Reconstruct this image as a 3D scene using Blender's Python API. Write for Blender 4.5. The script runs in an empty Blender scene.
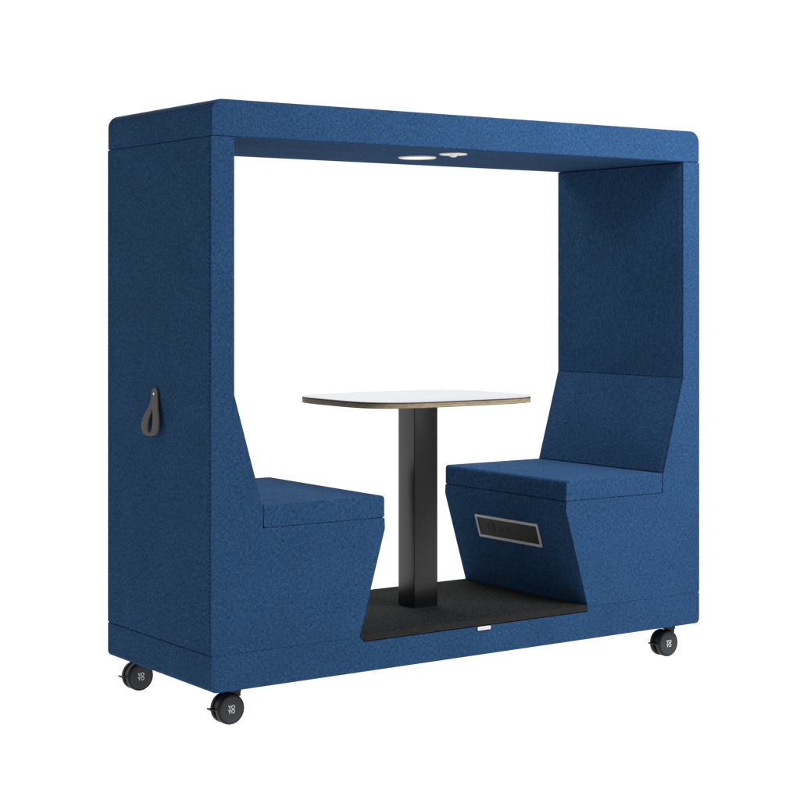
import bpy, bmesh, math, random
from mathutils import Vector, Matrix

random.seed(4)
C = bpy.context.scene.collection

# ------------------------------------------------------------------ sizes (metres)
W, D = 2.0, 0.6932            # width (X), depth (Y); front face at Y = 0
Z_ROOF, Z_SEAM_T = 1.897, 1.7851
Z_SEAM_B, Z_BOT = 0.2407, 0.130
XI, Z_KINK = 0.0791, 1.0133   # inner face of the upright, knee of the backrest
XB, XC = 0.1782, 0.6248       # back and front of the seat cushion
Z_SEAT, Z_CB = 0.6783, 0.6083
XS, Z_SLOPE = 0.6262, 0.574
XM, Z_MAT, Z_MB = 0.5312, 0.2476, 0.2262
FLOOR_Z = 0.0125


# ------------------------------------------------------------------ helpers
def smooth(me):
    for p in me.polygons:
        p.use_smooth = True


def link(name, bm, mat, parent=None, bevel=0.0, seg=3, angle=40, smooth_on=True):
    bmesh.ops.recalc_face_normals(bm, faces=bm.faces[:])
    if bevel <= 0:
        for e in bm.edges:
            if len(e.link_faces) == 2 and e.calc_face_angle(0) > math.radians(38):
                e.smooth = False
    me = bpy.data.meshes.new(name)
    bm.to_mesh(me)
    bm.free()
    if smooth_on:
        smooth(me)
    ob = bpy.data.objects.new(name, me)
    C.objects.link(ob)
    for m in (mat if isinstance(mat, (list, tuple)) else [mat]):
        me.materials.append(m)
    if parent is not None:
        ob.parent = parent
    if bevel > 0:
        b = ob.modifiers.new('bevel', 'BEVEL')
        b.width = bevel
        b.segments = seg
        b.limit_method = 'ANGLE'
        b.angle_limit = math.radians(angle)
        b.harden_normals = True
        b.use_clamp_overlap = True
    return ob


def rounded_poly(pts, radii, step=9.0):
    """2-D polygon with every corner replaced by an arc of the given radius."""
    out = []
    n = len(pts)
    for i in range(n):
        p = Vector(pts[i])
        a = Vector(pts[i - 1]) - p
        b = Vector(pts[(i + 1) % n]) - p
        r = radii[i]
        ang = a.angle(b)
        if r <= 0 or ang > math.radians(176):
            out.append((p.x, p.y))
            continue
        an, bn = a.normalized(), b.normalized()
        t = min(r / math.tan(ang / 2), a.length * .49, b.length * .49)
        r = t * math.tan(ang / 2)
        c = p + (an + bn).normalized() * (r / math.sin(ang / 2))
        s, e = p + an * t - c, p + bn * t - c
        sweep = math.pi - ang
        k = max(2, int(math.degrees(sweep) / step))
        cross = s.x * e.y - s.y * e.x
        sg = 1 if cross > 0 else -1
        for j in range(k + 1):
            th = sg * sweep * j / k
            out.append((c.x + s.x * math.cos(th) - s.y * math.sin(th),
                        c.y + s.x * math.sin(th) + s.y * math.cos(th)))
    return out


def extrude_y(bm, prof, y0, y1):
    """XZ profile pushed along Y."""
    a = [bm.verts.new((x, y0, z)) for x, z in prof]
    b = [bm.verts.new((x, y1, z)) for x, z in prof]
    bm.faces.new(a)
    bm.faces.new(list(reversed(b)))
    n = len(prof)
    for i in range(n):
        j = (i + 1) % n
        bm.faces.new((a[i], b[i], b[j], a[j]))
    return bm


def extrude_z(bm, prof, z0, z1):
    a = [bm.verts.new((x, y, z0)) for x, y in prof]
    b = [bm.verts.new((x, y, z1)) for x, y in prof]
    bm.faces.new(a)
    bm.faces.new(list(reversed(b)))
    n = len(prof)
    for i in range(n):
        j = (i + 1) % n
        bm.faces.new((a[i], b[i], b[j], a[j]))
    return bm


def box(bm, x0, x1, y0, y1, z0, z1):
    r = bmesh.ops.create_cube(bm, size=1)
    bmesh.ops.scale(bm, vec=(x1 - x0, y1 - y0, z1 - z0), verts=r['verts'])
    bmesh.ops.translate(bm, vec=((x0 + x1) / 2, (y0 + y1) / 2, (z0 + z1) / 2), verts=r['verts'])
    return r['verts']


def tube(bm, pts, r, seg=8, cap=True):
    """Round tube along a polyline."""
    pts = [Vector(p) for p in pts]
    rings = []
    up = None
    for i, p in enumerate(pts):
        d = (pts[min(i + 1, len(pts) - 1)] - pts[max(i - 1, 0)]).normalized()
        if up is None:
            up = d.orthogonal().normalized()
        up = (up - d * up.dot(d)).normalized()
        sd = d.cross(up)
        rings.append([bm.verts.new(p + up * math.cos(2 * math.pi * k / seg) * r + sd * math.sin(2 * math.pi * k / seg) * r)
                      for k in range(seg)])
    for a, b in zip(rings, rings[1:]):
        for k in range(seg):
            bm.faces.new((a[k], a[(k + 1) % seg], b[(k + 1) % seg], b[k]))
    if cap:
        bm.faces.new(list(reversed(rings[0])))
        bm.faces.new(rings[-1])


def lathe(bm, prof, origin, axis='y', seg=48):
    """prof = (radius, along); closed on the axis when radius is 0."""
    rings = []
    o = Vector(origin)
    for r, h in prof:
        if r < 1e-6:
            v = (0, h, 0) if axis == 'y' else (0, 0, h)
            rings.append([bm.verts.new(o + Vector(v))])
            continue
        ring = []
        for k in range(seg):
            t = 2 * math.pi * k / seg
            v = (r * math.cos(t), h, r * math.sin(t)) if axis == 'y' else (r * math.cos(t), r * math.sin(t), h)
            ring.append(bm.verts.new(o + Vector(v)))
        rings.append(ring)
    for a, b in zip(rings, rings[1:]):
        for k in range(seg):
            l = (k + 1) % seg
            if len(a) == 1 and len(b) == 1:
                continue
            if len(a) == 1:
                bm.faces.new((a[0], b[k], b[l]))
            elif len(b) == 1:
                bm.faces.new((a[k], b[0], a[l]))
            else:
                bm.faces.new((a[k], b[k], b[l], a[l]))


# ------------------------------------------------------------------ materials
def new_mat(name):
    m = bpy.data.materials.new(name)
    m.use_nodes = True
    nt = m.node_tree
    return m, nt, nt.nodes['Principled BSDF']


def nd(nt, t, **kw):
    n = nt.nodes.new(t)
    for k, v in kw.items():
        setattr(n, k, v)
    return n


def ramp(nt, stops):
    r = nd(nt, 'ShaderNodeValToRGB')
    e = r.color_ramp.elements
    while len(e) > 1:
        e.remove(e[-1])
    for i, (p, c) in enumerate(stops):
        x = e[0] if i == 0 else e.new(p)
        x.position = p
        x.color = (*c, 1)
    return r


def fabric(name, k=1.05):
    """Blue melange wool: flecks of navy, blue and teal fibre with a felted weave relief."""
    m, nt, b = new_mat(name)
    L = nt.links.new
    tc = nd(nt, 'ShaderNodeTexCoord')
    mp = nd(nt, 'ShaderNodeMapping')
    n1 = nd(nt, 'ShaderNodeMath', operation='ADD')
    for k_, sc_ in enumerate(((1.0, 1.0, .26), (.28, .28, 1.0))):      # warp, weft
        mp = mp if k_ == 0 else nd(nt, 'ShaderNodeMapping')
        mp.inputs['Scale'].default_value = sc_
        mp.inputs['Location'].default_value = (.37 * k_, .11 * k_, .53 * k_)
        L(tc.outputs['Object'], mp.inputs[0])
        nz = nd(nt, 'ShaderNodeTexNoise')
        nz.inputs['Scale'].default_value = 345
        nz.inputs['Detail'].default_value = 1.5
        nz.inputs['Roughness'].default_value = .55
        L(mp.outputs[0], nz.inputs['Vector'])
        hf = nd(nt, 'ShaderNodeMath', operation='MULTIPLY')
        hf.inputs[1].default_value = .5
        L(nz.outputs['Fac'], hf.inputs[0])
        L(hf.outputs[0], n1.inputs[k_])
    r1 = ramp(nt, [(.325, tuple(k * x for x in (.0082, .0248, .0540))),
                   (.50, tuple(k * x for x in (.0160, .0468, .1060))),
                   (.675, tuple(k * x for x in (.0285, .0785, .1720)))])
    L(n1.outputs[0], r1.inputs[0])
    # teal / violet fibre tint
    n2 = nd(nt, 'ShaderNodeTexNoise')
    n2.inputs['Scale'].default_value = 150
    n2.inputs['Detail'].default_value = 2
    L(tc.outputs['Object'], n2.inputs['Vector'])
    r2 = ramp(nt, [(.36, (1.16, .93, 1.05)), (.5, (1, 1, 1)), (.64, (.87, 1.08, .94))])
    L(n2.outputs['Fac'], r2.inputs[0])
    mx = nd(nt, 'ShaderNodeMix', data_type='RGBA', blend_type='MULTIPLY')
    mx.inputs[0].default_value = 1
    L(r1.outputs[0], mx.inputs[6])
    L(r2.outputs[0], mx.inputs[7])
    # broad, faint pile shading
    n3 = nd(nt, 'ShaderNodeTexNoise')
    n3.inputs['Scale'].default_value = 6
    n3.inputs['Detail'].default_value = 3
    L(tc.outputs['Object'], n3.inputs['Vector'])
    r3 = ramp(nt, [(.3, (.93, .93, .93)), (.7, (1.07, 1.07, 1.07))])
    L(n3.outputs['Fac'], r3.inputs[0])
    m2 = nd(nt, 'ShaderNodeMix', data_type='RGBA', blend_type='MULTIPLY')
    m2.inputs[0].default_value = 1
    L(mx.outputs[2], m2.inputs[6])
    L(r3.outputs[0], m2.inputs[7])
    # uneven dye take-up, a few millimetres to centimetres across
    n4 = nd(nt, 'ShaderNodeTexNoise')
    n4.inputs['Scale'].default_value = 75
    n4.inputs['Detail'].default_value = 4
    n4.inputs['Roughness'].default_value = .7
    L(tc.outputs['Object'], n4.inputs['Vector'])
    r4 = ramp(nt, [(.32, (.86, .89, .90)), (.5, (1, 1, 1)), (.68, (1.13, 1.10, 1.09))])
    L(n4.outputs['Fac'], r4.inputs[0])
    m3 = nd(nt, 'ShaderNodeMix', data_type='RGBA', blend_type='MULTIPLY')
    m3.inputs[0].default_value = 1
    L(m2.outputs[2], m3.inputs[6])
    L(r4.outputs[0], m3.inputs[7])
    L(m3.outputs[2], b.inputs['Base Color'])
    b.inputs['Roughness'].default_value = 1
    b.inputs['Specular IOR Level'].default_value = .03
    bp = nd(nt, 'ShaderNodeBump')
    bp.inputs['Strength'].default_value = .10
    bp.inputs['Distance'].default_value = .0012
    L(n1.outputs[0], bp.inputs['Height'])
    L(bp.outputs[0], b.inputs['Normal'])
    return m


def plain(name, col, rough=.5, spec=.5, metal=0.0, scale=200, var=.12, bump=0.0, stretch=(1, 1, 1)):
    m, nt, b = new_mat(name)
    L = nt.links.new
    tc = nd(nt, 'ShaderNodeTexCoord')
    mp = nd(nt, 'ShaderNodeMapping')
    mp.inputs['Scale'].default_value = stretch
    L(tc.outputs['Object'], mp.inputs[0])
    n = nd(nt, 'ShaderNodeTexNoise')
    n.inputs['Scale'].default_value = scale
    n.inputs['Detail'].default_value = 4
    L(mp.outputs[0], n.inputs['Vector'])
    r = ramp(nt, [(.3, tuple(x * (1 - var) for x in col)), (.7, tuple(x * (1 + var) for x in col))])
    L(n.outputs['Fac'], r.inputs[0])
    L(r.outputs[0], b.inputs['Base Color'])
    b.inputs['Roughness'].default_value = rough
    b.inputs['Specular IOR Level'].default_value = spec
    b.inputs['Metallic'].default_value = metal
    if bump:
        bp = nd(nt, 'ShaderNodeBump')
        bp.inputs['Strength'].default_value = bump
        bp.inputs['Distance'].default_value = .001
        L(n.outputs['Fac'], bp.inputs['Height'])
        L(bp.outputs[0], b.inputs['Normal'])
    return m


def plywood(name):
    """Stacked veneers seen on the edge of the board."""
    m, nt, b = new_mat(name)
    L = nt.links.new
    tc = nd(nt, 'ShaderNodeTexCoord')
    mp = nd(nt, 'ShaderNodeMapping')
    mp.inputs['Scale'].default_value = (14, 14, 60)
    L(tc.outputs['Object'], mp.inputs[0])
    nz = nd(nt, 'ShaderNodeTexNoise')
    nz.inputs['Scale'].default_value = 3
    nz.inputs['Detail'].default_value = 4
    L(mp.outputs[0], nz.inputs['Vector'])
    sep = nd(nt, 'ShaderNodeSeparateXYZ')
    L(tc.outputs['Object'], sep.inputs[0])
    mr = nd(nt, 'ShaderNodeMapRange')
    mr.inputs[1].default_value = 0.943
    mr.inputs[2].default_value = 0.963
    L(sep.outputs[2], mr.inputs[0])
    r = ramp(nt, [(0, (.20, .155, .095)), (.16, (.27, .205, .125)), (.20, (.36, .28, .175)), (.38, (.38, .30, .19)),
                  (.42, (.25, .19, .115)), (.58, (.27, .205, .125)), (.62, (.35, .275, .17)), (.74, (.33, .26, .16)),
                  (.80, (.06, .042, .027)), (1, (.05, .036, .024))])
    L(mr.outputs[0], r.inputs[0])
    r2 = ramp(nt, [(.3, (.50, .50, .50)), (.7, (.86, .85, .83))])
    L(nz.outputs['Fac'], r2.inputs[0])
    mx = nd(nt, 'ShaderNodeMix', data_type='RGBA', blend_type='MULTIPLY')
    mx.inputs[0].default_value = 1
    L(r.outputs[0], mx.inputs[6])
    L(r2.outputs[0], mx.inputs[7])
    L(mx.outputs[2], b.inputs['Base Color'])
    b.inputs['Roughness'].default_value = .6
    b.inputs['Specular IOR Level'].default_value = .2
    return m


def floor_mat():
    """Translucent white floor, added glow: surround light passes up through it, hiding shadows."""
    m, nt, b = new_mat('translucent_floor')
    L = nt.links.new
    nt.nodes.remove(b)
    tr = nd(nt, 'ShaderNodeBsdfTranslucent')  # added see-through glow keeps the floor white, without the booth's shadow
    tr.inputs[0].default_value = (1, 1, 1, 1)
    df = nd(nt, 'ShaderNodeBsdfDiffuse')
    df.inputs[0].default_value = (.9, .9, .9, 1)
    mx = nd(nt, 'ShaderNodeMixShader')
    mx.inputs[0].default_value = .06
    L(tr.outputs[0], mx.inputs[1])
    L(df.outputs[0], mx.inputs[2])
    L(mx.outputs[0], nt.nodes['Material Output'].inputs[0])
    return m


BLUE = fabric('blue_wool')
THREAD = plain('blue_thread', (.0095, .024, .055), 1, .03)
WELT = plain('blue_welt', (.017, .043, .105), 1, .05)
CARPET = plain('charcoal_carpet', (.0118, .0124, .0121), 1, .06, scale=130, var=.95, bump=1.0)
CARPET_EDGE = plain('rubber_edge', (.0140, .0131, .0120), .8, .10, scale=90, var=.3)
BLACK = plain('black_powder_coat', (.0035, .0035, .0036), .22, .46, scale=220, var=.3, bump=.03)
LAM = plain('white_laminate', (.415, .412, .408), .45, .3, scale=30, var=.012)
PLY = plywood('plywood_edge')
STRAP = plain('grey_leather', (.092, .084, .078), .75, .2, scale=260, var=.25, bump=.3)
STEEL = plain('bright_steel', (.80, .79, .78), .18, .5, metal=1, scale=40, var=.03)
FRAME = plain('satin_aluminium', (.40, .38, .41), .5, .4, metal=.0, scale=60, var=.06)
SOCKET = plain('black_socket', (.0185, .0168, .0150), .6, .18, scale=300, var=.25)
SOCKET_IN = plain('dark_socket_well', (.0140, .0128, .0116), .6, .15)
NYLON = plain('black_nylon', (.0060, .0062, .0065), .5, .30, scale=120, var=.2)
HUB = plain('dark_grey_nylon', (.030, .034, .037), .6, .25, scale=200, var=.12)
INK = plain('silver_print', (.62, .62, .62), .5, .3, scale=100, var=.05)
TAG = plain('white_woven_tag', (.62, .61, .63), .8, .1, scale=500, var=.05)
TAG_INK = plain('pink_tag_print', (.55, .50, .51), .8, .1)
BEZEL = plain('white_lamp_ring', (.78, .74, .68), .4, .4, scale=40, var=.02)
SENSOR = plain('white_sensor_dome', (.80, .79, .77), .35, .4, scale=40, var=.02)


def glow(name, col, s):
    m, nt, b = new_mat(name)
    b.inputs['Base Color'].default_value = (.8, .8, .8, 1)
    b.inputs['Emission Color'].default_value = (*col, 1)
    b.inputs['Emission Strength'].default_value = s
    return m


LENS = glow('lit_lamp_lens', (.98, .96, 1.0), .46)

# ------------------------------------------------------------------ the setting
bm = bmesh.new()
bm.faces.new([bm.verts.new(v) for v in ((-9, -2.6, 0), (11, -2.6, 0), (11, 14, 0), (-9, 14, 0))])  # sheet cut short in front so the column mirrors darkness
fl = link('floor', bm, floor_mat(), smooth_on=False)
fl['kind'] = 'structure'
fl['label'] = 'added translucent white floor sheet under the booth, lit from below'
fl['category'] = 'floor'

# ------------------------------------------------------------------ the booth
pod = bpy.data.objects.new('meeting_booth', None)
C.objects.link(pod)
pod.empty_display_size = .2
pod.location = (0, 0, -FLOOR_Z)
pod['label'] = 'blue wool covered two seat meeting booth on castors, built-in white table on a black column'
pod['category'] = 'meeting booth'

# plinth, notched on top for the floor mat
XM2 = 0.5488
prof = rounded_poly(
    [(0, Z_BOT), (W, Z_BOT), (W, Z_SEAM_B - .0005), (W - XM - .001, Z_SEAM_B - .0005), (W - XM - .001, Z_MB - .001),
     (XM2 - .001, Z_MB - .001), (XM + .001, Z_SEAM_B - .0005), (0, Z_SEAM_B - .0005)],
    [.018, .018, .005, .0015, 0, 0, .0015, .005])
link('plinth', extrude_y(bmesh.new(), prof, 0, D), BLUE, pod, bevel=.0042, seg=4)

# roof
prof = rounded_poly([(0, Z_SEAM_T + .0005), (W, Z_SEAM_T + .0005), (W, Z_ROOF), (0, Z_ROOF)], [.005, .005, .040, .040])
roof = link('roof', extrude_y(bmesh.new(), prof, 0, D), BLUE, pod, bevel=.006, seg=4)


def mirror(prof):
    return [(W - x, z) for x, z in reversed(prof)]


def mx(v, right):
    return (W - v[0], v[1], v[2]) if right else tuple(v)


def piping(right, upper):
    """Cord of the welt that runs along the inner edge of the end piece, a little behind the front."""
    y = .0125
    if upper:
        line = [(XI + .0005, y, Z_SEAM_T - .002), (XI + .0005, y, Z_KINK), (XB + .0005, y, Z_SEAT - .004)]
    else:
        line = [(XC + .0005, y, Z_CB - .006), (XS + .0005, y, Z_SLOPE), (XM + .0005, y, Z_MAT + .002)]
    bm = bmesh.new()
    tube(bm, [mx(v, right) for v in line], .0024, 8)
    return bm


def stitches(right):
    """A row of short stitches beside the vertical outer edge."""
    bm = bmesh.new()
    y = .0085
    z = Z_SEAM_B + .012
    while z < Z_SEAM_T - .014:
        x = -.0004
        pts = [(x, y, z), (x - .0006, y, z + .0035), (x, y, z + .0075)]
        tube(bm, [mx(v, right) for v in pts], .0011, 5)
        z += .0125
    return bm


for right in (False, True):
    p = rounded_poly(
        [(0, Z_SEAM_B), (0, Z_SEAM_T), (XI, Z_SEAM_T), (XI, Z_KINK), (XB, Z_SEAT - .008), (XB, Z_CB - .0004), (XC, Z_CB - .0004),
         (XS, Z_SLOPE), (XM, Z_MAT), (XM - .002, Z_SEAM_B)],
        [.005, .005, .004, .012, .006, .001, .005, .02, .0, .0])
    p = mirror(p) if right else p
    e = link('end_wall', extrude_y(bmesh.new(), p, 0, D), BLUE, pod, bevel=.0048, seg=4)
    e['label'] = 'right end piece with seat base and backrest' if right else 'left end piece with seat base and backrest'
    link('piping', piping(right, True), WELT, e)
    link('piping', piping(right, False), WELT, e)
    link('stitching', stitches(right), THREAD, e)

    # seat cushion: a firm block, soft at the free edge
    p = rounded_poly([(XB + .004, Z_CB + .0004), (XC, Z_CB + .0004), (XC, Z_SEAT), (XB + .001, Z_SEAT)], [.003, .005, .012, .003])
    p = mirror(p) if right else p
    s = link('seat_cushion', extrude_y(bmesh.new(), p, .0005, D - .0005), BLUE, pod, bevel=.0055, seg=4)

    # upholstered back, in two panels that meet at the knee
    t = .0035
    for (a, b2) in (((XI, Z_SEAM_T - .003), (XI, Z_KINK + .001)), ((XI, Z_KINK - .001), (XB, Z_SEAT + .001))):
        A, B = Vector(a), Vector(b2)
        d = (B - A).normalized()
        n = Vector((-d.y, d.x))
        if n.x < 0:
            n = -n
        q = [A - n * .002, B - n * .002, B + n * t, A + n * t]
        p = rounded_poly([tuple(v) for v in q], [0, 0, .003, .003])
        p = mirror(p) if right else p
        link('backrest', extrude_y(bmesh.new(), p, .015, D - .015), BLUE, pod, bevel=.003)

# floor mat with a bevelled left lip
bm = bmesh.new()
extrude_y(bm, [(XM + .001, Z_MAT), (W - XM - .001, Z_MAT), (W - XM - .0012, Z_MB), (XM2, Z_MB), (XM + .001, Z_MAT - .008)], -.0012, D)
for f in bm.faces:
    f.material_index = 0
bm.normal_update()
mat_ob = link('floor_mat', bm, [CARPET, CARPET_EDGE], pod, bevel=.0015, seg=2, smooth_on=True)
for f in mat_ob.data.polygons:
    if f.normal.z < .9:
        f.material_index = 1

# woven tag folded out of the seam below the mat
bm = bmesh.new()
box(bm, .9925, 1.0455, -.0042, -.0014, .2110, .2228)
tag = link('woven_tag', bm, TAG, pod, bevel=.0008, seg=2)
bm = bmesh.new()
for x0, x1, z0 in ((1.001, 1.008, .2150), (1.010, 1.016, .2152), (1.018, 1.026, .2154), (1.028, 1.034, .2156), (1.0355, 1.0385, .2158)):
    box(bm, x0, x1, -.0046, -.0040, z0, z0 + .0034)
link('tag_print', bm, TAG_INK, tag)

# ------------------------------------------------------------------ table
TX, TY, TA, TB, TN, TZ = .995, .345, .36, .29, 4.0, .965


def superellipse(a, b, n, k=120):
    out = []
    for i in range(k):
        t = 2 * math.pi * i / k
        c, s = math.cos(t), math.sin(t)
        out.append((TX + a * math.copysign(abs(c) ** (2 / n), c), TY + b * math.copysign(abs(s) ** (2 / n), s)))
    return out


top = link('tabletop', extrude_z(bmesh.new(), superellipse(TA, TB, TN), TZ - .0022, TZ), LAM, pod, bevel=.0006, seg=2)
link('edge_band', extrude_z(bmesh.new(), superellipse(TA - .0004, TB - .0004, TN), TZ - .0215, TZ - .0023), PLY, top, bevel=.0010, seg=2)
bm = bmesh.new()
x0, x1, y0, y1 = .9439, 1.042, .2859, .3824
p = rounded_poly([(x0, y0), (x1, y0), (x1, y1), (x0, y1)], [.0025] * 4, 15)
extrude_z(bm, p, Z_MAT - .001, TZ - .030)
col = link('table_column', bm, BLACK, pod, bevel=0)
bm = bmesh.new()
p = rounded_poly([(TX - .16, TY - .13), (TX + .16, TY - .13), (TX + .16, TY + .13), (TX - .16, TY + .13)], [.02] * 4)
extrude_z(bm, p, TZ - .030, TZ - .0216)
link('top_plate', bm, BLACK, col, bevel=.002)

# ------------------------------------------------------------------ pull strap on the left end
# a leather strip folded at the rivet: its two halves hang as a narrow loop
OUT = [(0.3495, 1.0225, 0.005), (0.3344, 1.0179, 0.0052), (0.328, 1.0042, 0.0061), (0.323, 0.9827, 0.0079), (0.3142, 0.9554, 0.0108), (0.3032, 0.9252, 0.0144), (0.2989, 0.8977, 0.018), (0.3118, 0.88, 0.0204), (0.3521, 0.8727, 0.021), (0.3912, 0.8764, 0.0201), (0.4146, 0.8936, 0.0176), (0.4153, 0.9154, 0.0148), (0.4013, 0.9413, 0.0119), (0.3809, 0.9617, 0.0097), (0.3679, 0.9867, 0.0074), (0.3656, 1.0071, 0.0057), (0.3614, 1.0182, 0.0051)]
INN = [(0.3545, 0.9569, 0.0104), (0.3483, 0.938, 0.0126), (0.3437, 0.9135, 0.0156), (0.345, 0.8917, 0.0185), (0.354, 0.8819, 0.0197), (0.3673, 0.8903, 0.0185), (0.3734, 0.9086, 0.016), (0.3692, 0.9306, 0.0133), (0.3612, 0.9466, 0.0115)]


def closed_curve(P, n):
    """n points, evenly spaced along the closed Catmull-Rom curve through P."""
    P = [Vector(q) for q in P]
    m = len(P)
    fine = []
    for i in range(m):
        p0, p1, p2, p3 = P[i - 1], P[i], P[(i + 1) % m], P[(i + 2) % m]
        for j in range(24):
            t = j / 24
            fine.append(.5 * (2 * p1 + (p2 - p0) * t + (2 * p0 - 5 * p1 + 4 * p2 - p3) * t * t + (3 * p1 - p0 - 3 * p2 + p3) * t ** 3))
    acc = [0]
    for i in range(len(fine)):
        acc.append(acc[-1] + (fine[(i + 1) % len(fine)] - fine[i]).length)
    res, k = [], 0
    for j in range(n):
        d = acc[-1] * j / n
        while acc[k + 1] < d:
            k += 1
        f = (d - acc[k]) / max(1e-9, acc[k + 1] - acc[k])
        res.append(fine[k].lerp(fine[(k + 1) % len(fine)], f))
    return res


NS = 72
oc, ic = closed_curve(OUT, NS), closed_curve(INN, NS)
bm = bmesh.new()
loops = []
for c, off in ((oc, -.0022), (oc, .0022), (ic, .0022), (ic, -.0022)):
    loops.append([bm.verts.new((-q.z - off, q.x, q.y)) for q in c])
# the two halves of the strip bulge a little away from the wall between its rims
mid_f = [bm.verts.new((-(p.z + q.z) / 2 - .0040, (p.x + q.x) / 2, (p.y + q.y) / 2)) for p, q in zip(oc, ic)]
mid_b = [bm.verts.new((-(p.z + q.z) / 2 + .0006, (p.x + q.x) / 2, (p.y + q.y) / 2)) for p, q in zip(oc, ic)]
order = [loops[0], loops[1], mid_f, loops[2], loops[3], mid_b]
for a in range(6):
    for k in range(NS):
        l = (k + 1) % NS
        A_, B_ = order[a], order[(a + 1) % 6]
        bm.faces.new((A_[k], A_[l], B_[l], B_[k]))
strap = link('pull_strap', bm, STRAP, pod, bevel=.0008, seg=2, angle=50)
bm = bmesh.new()
lathe(bm, [(0, .0030), (.0020, .0028), (.0036, .0016), (.0042, 0), (.0042, -.002)], (0, 0, 0), 'z', 20)
bmesh.ops.rotate(bm, cent=(0, 0, 0), matrix=Matrix.Rotation(math.radians(-90), 3, 'Y'), verts=bm.verts)
bmesh.ops.translate(bm, vec=(-.0088, .3490, 1.0040), verts=bm.verts)
link('rivet', bm, STEEL, strap)

# ------------------------------------------------------------------ power panel in the right seat base
A = Vector((W - XS, 0, Z_SLOPE))
B = Vector((W - XM, 0, Z_MAT))
d = (B - A).normalized()
nrm = d.cross(Vector((0, 1, 0)))
if nrm.x > 0:
    nrm = -nrm
M = Matrix(((0, d.x, nrm.x, 0), (-1, d.y, nrm.y, 0), (0, d.z, nrm.z, 0), (0, 0, 0, 1)))   # local x = -Y, y = down the slope, z = out
M.translation = A + Vector((0, .354, 0)) + d * .108
PW, PH, FT = .179, .0435, .0098


def place(bm):
    bmesh.ops.transform(bm, matrix=M, verts=bm.verts)
    return bm


bm = bmesh.new()
o = rounded_poly([(-PW, -PH), (PW, -PH), (PW, PH), (-PW, PH)], [.004] * 4, 30)
i_ = rounded_poly([(-PW + FT, -PH + FT), (PW - FT, -PH + FT), (PW - FT, PH - FT), (-PW + FT, PH - FT)], [.002] * 4, 30)
v = [[bm.verts.new((x, y, z)) for x, y in q] for q, z in ((o, .0), (o, .0035), (i_, .0035), (i_, .0))]
N = len(o)
for a in range(4):
    b = (a + 1) % 4
    for k in range(N):
        l = (k + 1) % N
        bm.faces.new((v[a][k], v[a][l], v[b][l], v[b][k]))
pp = link('power_panel', place(bm), FRAME, pod, bevel=.0008, seg=2)
bm = bmesh.new()
box(bm, -PW + FT + .0003, PW - FT - .0003, -PH + FT + .0003, PH - FT - .0003, .0002, .0012)
fp = link('socket_plate', place(bm), SOCKET, pp, smooth_on=False)
for x in (-.098,):
    bm = bmesh.new()
    lathe(bm, [(.021, .0013), (.021, .0022), (.0195, .0024), (.0185, .0016), (0, .0014)], (x, 0, 0), 'z', 32)
    for sx in (-.0085, .0085):
        lathe(bm, [(.0026, .0014), (.0026, .0021), (0, .0021)], (x + sx, 0, 0), 'z', 12)
    link('power_socket', place(bm), SOCKET_IN, pp)
for x in (-.045, .0, ):
    bm = bmesh.new()
    box(bm, x - .011, x + .011, -.010, .010, .0012, .0019)
    link('data_port', place(bm), SOCKET_IN, pp, bevel=.0003, seg=1)

# ------------------------------------------------------------------ ceiling lamp and motion sensor
ZC = Z_SEAM_T + .0005
bm = bmesh.new()
lathe(bm, [(.0535, -.0012), (.0545, -.0040), (.060, -.0046), (.0645, -.0030), (.0655, .0005)], (1.013, .365, ZC), 'z', 64)
dl = link('ceiling_lamp', bm, BEZEL, pod)
bm = bmesh.new()
lathe(bm, [(.0538, -.0016), (.030, -.0022), (0, -.0024)], (1.013, .365, ZC), 'z', 64)
link('lamp_lens', bm, LENS, dl)
bm = bmesh.new()
lathe(bm, [(0, -.0035), (.020, -.0035), (.040, -.0038), (.0465, -.0025), (.0475, .0005)], (1.022, .170, ZC), 'z', 64)
ms = link('motion_sensor', bm, BEZEL, pod)
bm = bmesh.new()
lathe(bm, [(0, -.0115), (.006, -.0110), (.011, -.0092), (.0145, -.0062), (.016, -.0034)], (1.022, .170, ZC), 'z', 32)
link('sensor_dome', bm, SENSOR, ms)

# ------------------------------------------------------------------ castors
R_W = .0465


def text_mesh(body, size):
    cu = bpy.data.curves.new('print', 'FONT')
    cu.body = body
    cu.size = size
    cu.align_x = 'CENTER'
    cu.align_y = 'CENTER'
    cu.space_line = .78
    cu.space_character = 1.02
    cu.offset = size * .018
    cu.extrude = .0003
    o = bpy.data.objects.new('print', cu)
    C.objects.link(o)
    bpy.context.view_layer.update()
    me = bpy.data.meshes.new_from_object(o.evaluated_get(bpy.context.evaluated_depsgraph_get()))
    bpy.data.objects.remove(o)
    bpy.data.curves.remove(cu)
    return me


LOGO = text_mesh('YO\nYO', .0165)


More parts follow.
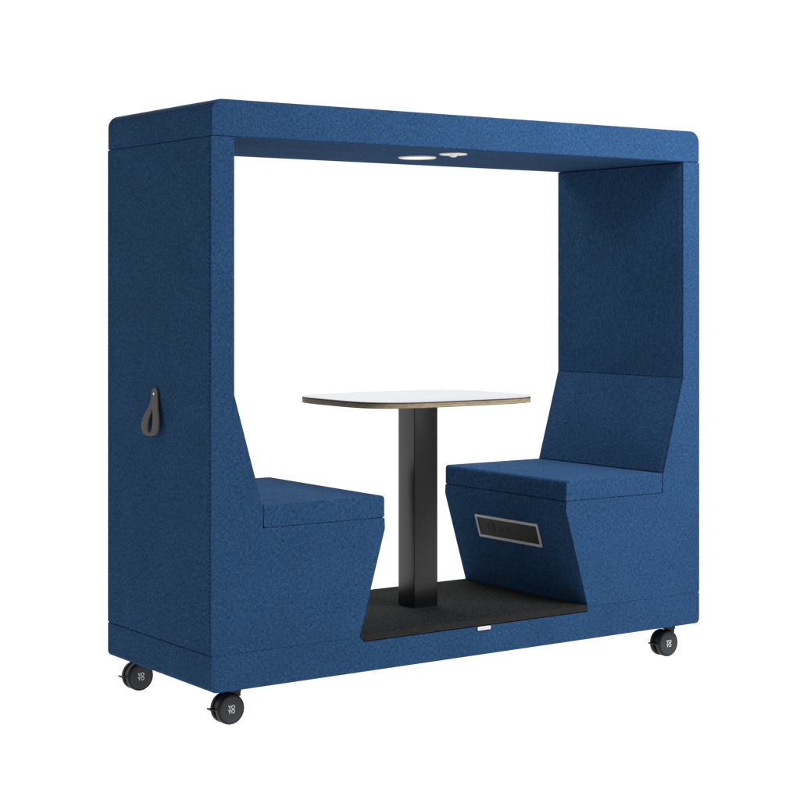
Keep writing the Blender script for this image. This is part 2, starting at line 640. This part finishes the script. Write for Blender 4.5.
def make_castor():
    """Twin-wheel castor; origin at the centre of the outer wheel face, wheels roll along X."""
    # hood between the wheels, with the pivot boss set to one side
    bm = bmesh.new()
    pr = []
    for i in range(19):
        t = math.radians(-6 + 192 * i / 18)
        pr.append((.0435 * math.cos(t), .0435 * math.sin(t)))
    pr += [(-.030, -.012), (.030, -.012)]
    extrude_y(bm, pr, .0187, .0333)
    root = link('castor', bm, NYLON, pod, bevel=.0015, seg=2)
    for y0, sg in ((0, 1), (.052, -1)):
        bm = bmesh.new()
        pr = [(0, .0006), (.030, .0004), (.0400, .0), (.0415, .0014), (.0430, .0004), (.0452, .0016), (R_W, .0045), (R_W, .0150),
              (.0450, .0175), (.038, .0180), (0, .0180)]
        lathe(bm, [(r, y0 + sg * h) for r, h in pr], (0, 0, 0), 'y', 56)
        link('wheel', bm, NYLON, root, bevel=0)
        bm = bmesh.new()
        lathe(bm, [(r, y0 + sg * h) for r, h in ((0, -.0006), (.028, -.0005), (.0395, .0), (.0410, .0012), (.0410, .004))], (0, 0, 0), 'y', 56)
        link('hub_cap', bm, HUB, root)
        if sg == 1:
            lg = bpy.data.objects.new('hub_print', LOGO.copy())
            C.objects.link(lg)
            lg.data.materials.clear()
            lg.data.materials.append(INK)
            lg.data.transform(Matrix.Translation((0, -.0009, .0)) @ Matrix.Rotation(math.radians(90), 4, 'X'))
            lg.parent = root
    bm = bmesh.new()
    box(bm, .004, .0375, .0050, .0470, .0475, .0705)
    box(bm, .0150, .0385, .0100, .0420, .0340, .0480)
    link('pivot_boss', bm, NYLON, root, bevel=.002, seg=2)
    bm = bmesh.new()
    lathe(bm, [(.0095, .0), (.0095, .020)], (.0200, .026, .0700), 'z', 20)
    link('stem', bm, STEEL, root)
    # brake pedal on the trailing side
    bm = bmesh.new()
    vs = box(bm, -.0590, -.030, .0130, .0400, .0000, .0036)
    vs += box(bm, -.0625, -.0580, .0110, .0420, -.0006, .0046)
    bmesh.ops.rotate(bm, cent=(-.03, .02, 0), matrix=Matrix.Rotation(math.radians(2), 3, 'Y'), verts=bm.verts)
    link('brake_pedal', bm, NYLON, root, bevel=.001, seg=2)
    return root



first = make_castor()
for i, (x, y) in enumerate(((.1045, .0620), (1.8950, .0480), (.0920, .6360), (1.8950, .6360))):
    if i == 0:
        r = first
    else:
        r = first.copy()
        C.objects.link(r)
        for ch in list(first.children):
            c = ch.copy()
            C.objects.link(c)
            c.parent = r
    r.location = (x, y, .0590)

# ------------------------------------------------------------------ light
def look(o, target):
    o.rotation_euler = (Vector(target) - o.location).to_track_quat('-Z', 'Y').to_euler()


def area(name, loc, target, sx, sy, power, col=(1, 1, 1)):
    l = bpy.data.lights.new(name, 'AREA')
    l.shape = 'RECTANGLE'
    l.size, l.size_y = sx, sy
    l.energy = power
    l.color = col
    o = bpy.data.objects.new(name, l)
    C.objects.link(o)
    o.location = loc
    look(o, target)
    return o


area('added_seat_fill', (1.45, -1.55, 3.2), (1.2, .2, .6), 1.2, 1.2, 54, (.98, 1, 1.08))  # added fill, unseen source, lifts the seats and inner back
area('key_softbox', (2.7, -2.0, 2.6), (1.5, .2, .5), 1.0, 1.0, 76, (.98, 1, 1.08))
area('added_low_fill', (2.4, -2.6, 1.5), (1.6, .2, .6), 1.3, 1.3, 36, (.98, 1, 1.08))  # added fill, unseen source, lifts the lower part of the front

area('added_back_fill', (1.55, 2.6, 3.7), (1.1, .3, .6), 1.2, 1.2, 95)  # added fill out of view, brightens seat tops through the open back

# added surround light: white behind the booth and under the translucent floor, darker in front and to the left
w = bpy.data.worlds.new('World')
bpy.context.scene.world = w
w.use_nodes = True
nt = w.node_tree
bg = nt.nodes['Background']
tc = nd(nt, 'ShaderNodeTexCoord')
dt = nd(nt, 'ShaderNodeVectorMath', operation='DOT_PRODUCT')
dt.inputs[1].default_value = (.50, .866, 0)
nt.links.new(tc.outputs['Generated'], dt.inputs[0])
mr = nd(nt, 'ShaderNodeMapRange', interpolation_type='SMOOTHSTEP')
mr.inputs[1].default_value = -.35
mr.inputs[2].default_value = .30
mr.inputs[3].default_value = .27
mr.inputs[4].default_value = 1.06
nt.links.new(dt.outputs['Value'], mr.inputs[0])
sp = nd(nt, 'ShaderNodeSeparateXYZ')
nt.links.new(tc.outputs['Generated'], sp.inputs[0])
lo = nd(nt, 'ShaderNodeMapRange', interpolation_type='SMOOTHSTEP')
lo.inputs[1].default_value = -.35
lo.inputs[2].default_value = -.65
lo.inputs[3].default_value = 0
lo.inputs[4].default_value = 1.48
nt.links.new(sp.outputs[2], lo.inputs[0])
mxn = nd(nt, 'ShaderNodeMath', operation='MAXIMUM')
nt.links.new(mr.outputs[0], mxn.inputs[0])
nt.links.new(lo.outputs[0], mxn.inputs[1])
nt.links.new(mxn.outputs[0], bg.inputs[1])
bg.inputs[0].default_value = (1, 1, 1, 1)

# ------------------------------------------------------------------ camera
cam = bpy.data.cameras.new('camera')
co = bpy.data.objects.new('camera', cam)
C.objects.link(co)
co.location = (-2.61, -4.691, 1.3264 - FLOOR_Z)
co.rotation_euler = (math.radians(90), 0, -.6121)
cam.sensor_width = 36
cam.lens = 1802.732 / 800 * 36
cam.shift_y = -(400 - 290.338) / 800
cam.clip_end = 500
sc = bpy.context.scene
sc.camera = co
sc.render.resolution_x = sc.render.resolution_y = 1024
sc.view_settings.view_transform = 'Standard'
sc.view_settings.look = 'None'
sc.view_settings.exposure = 0
sc.view_settings.gamma = 1
sc.render.engine = 'CYCLES'
sc.cycles.max_bounces = 10
sc.cycles.transmission_bounces = 6
sc.cycles.use_denoising = True
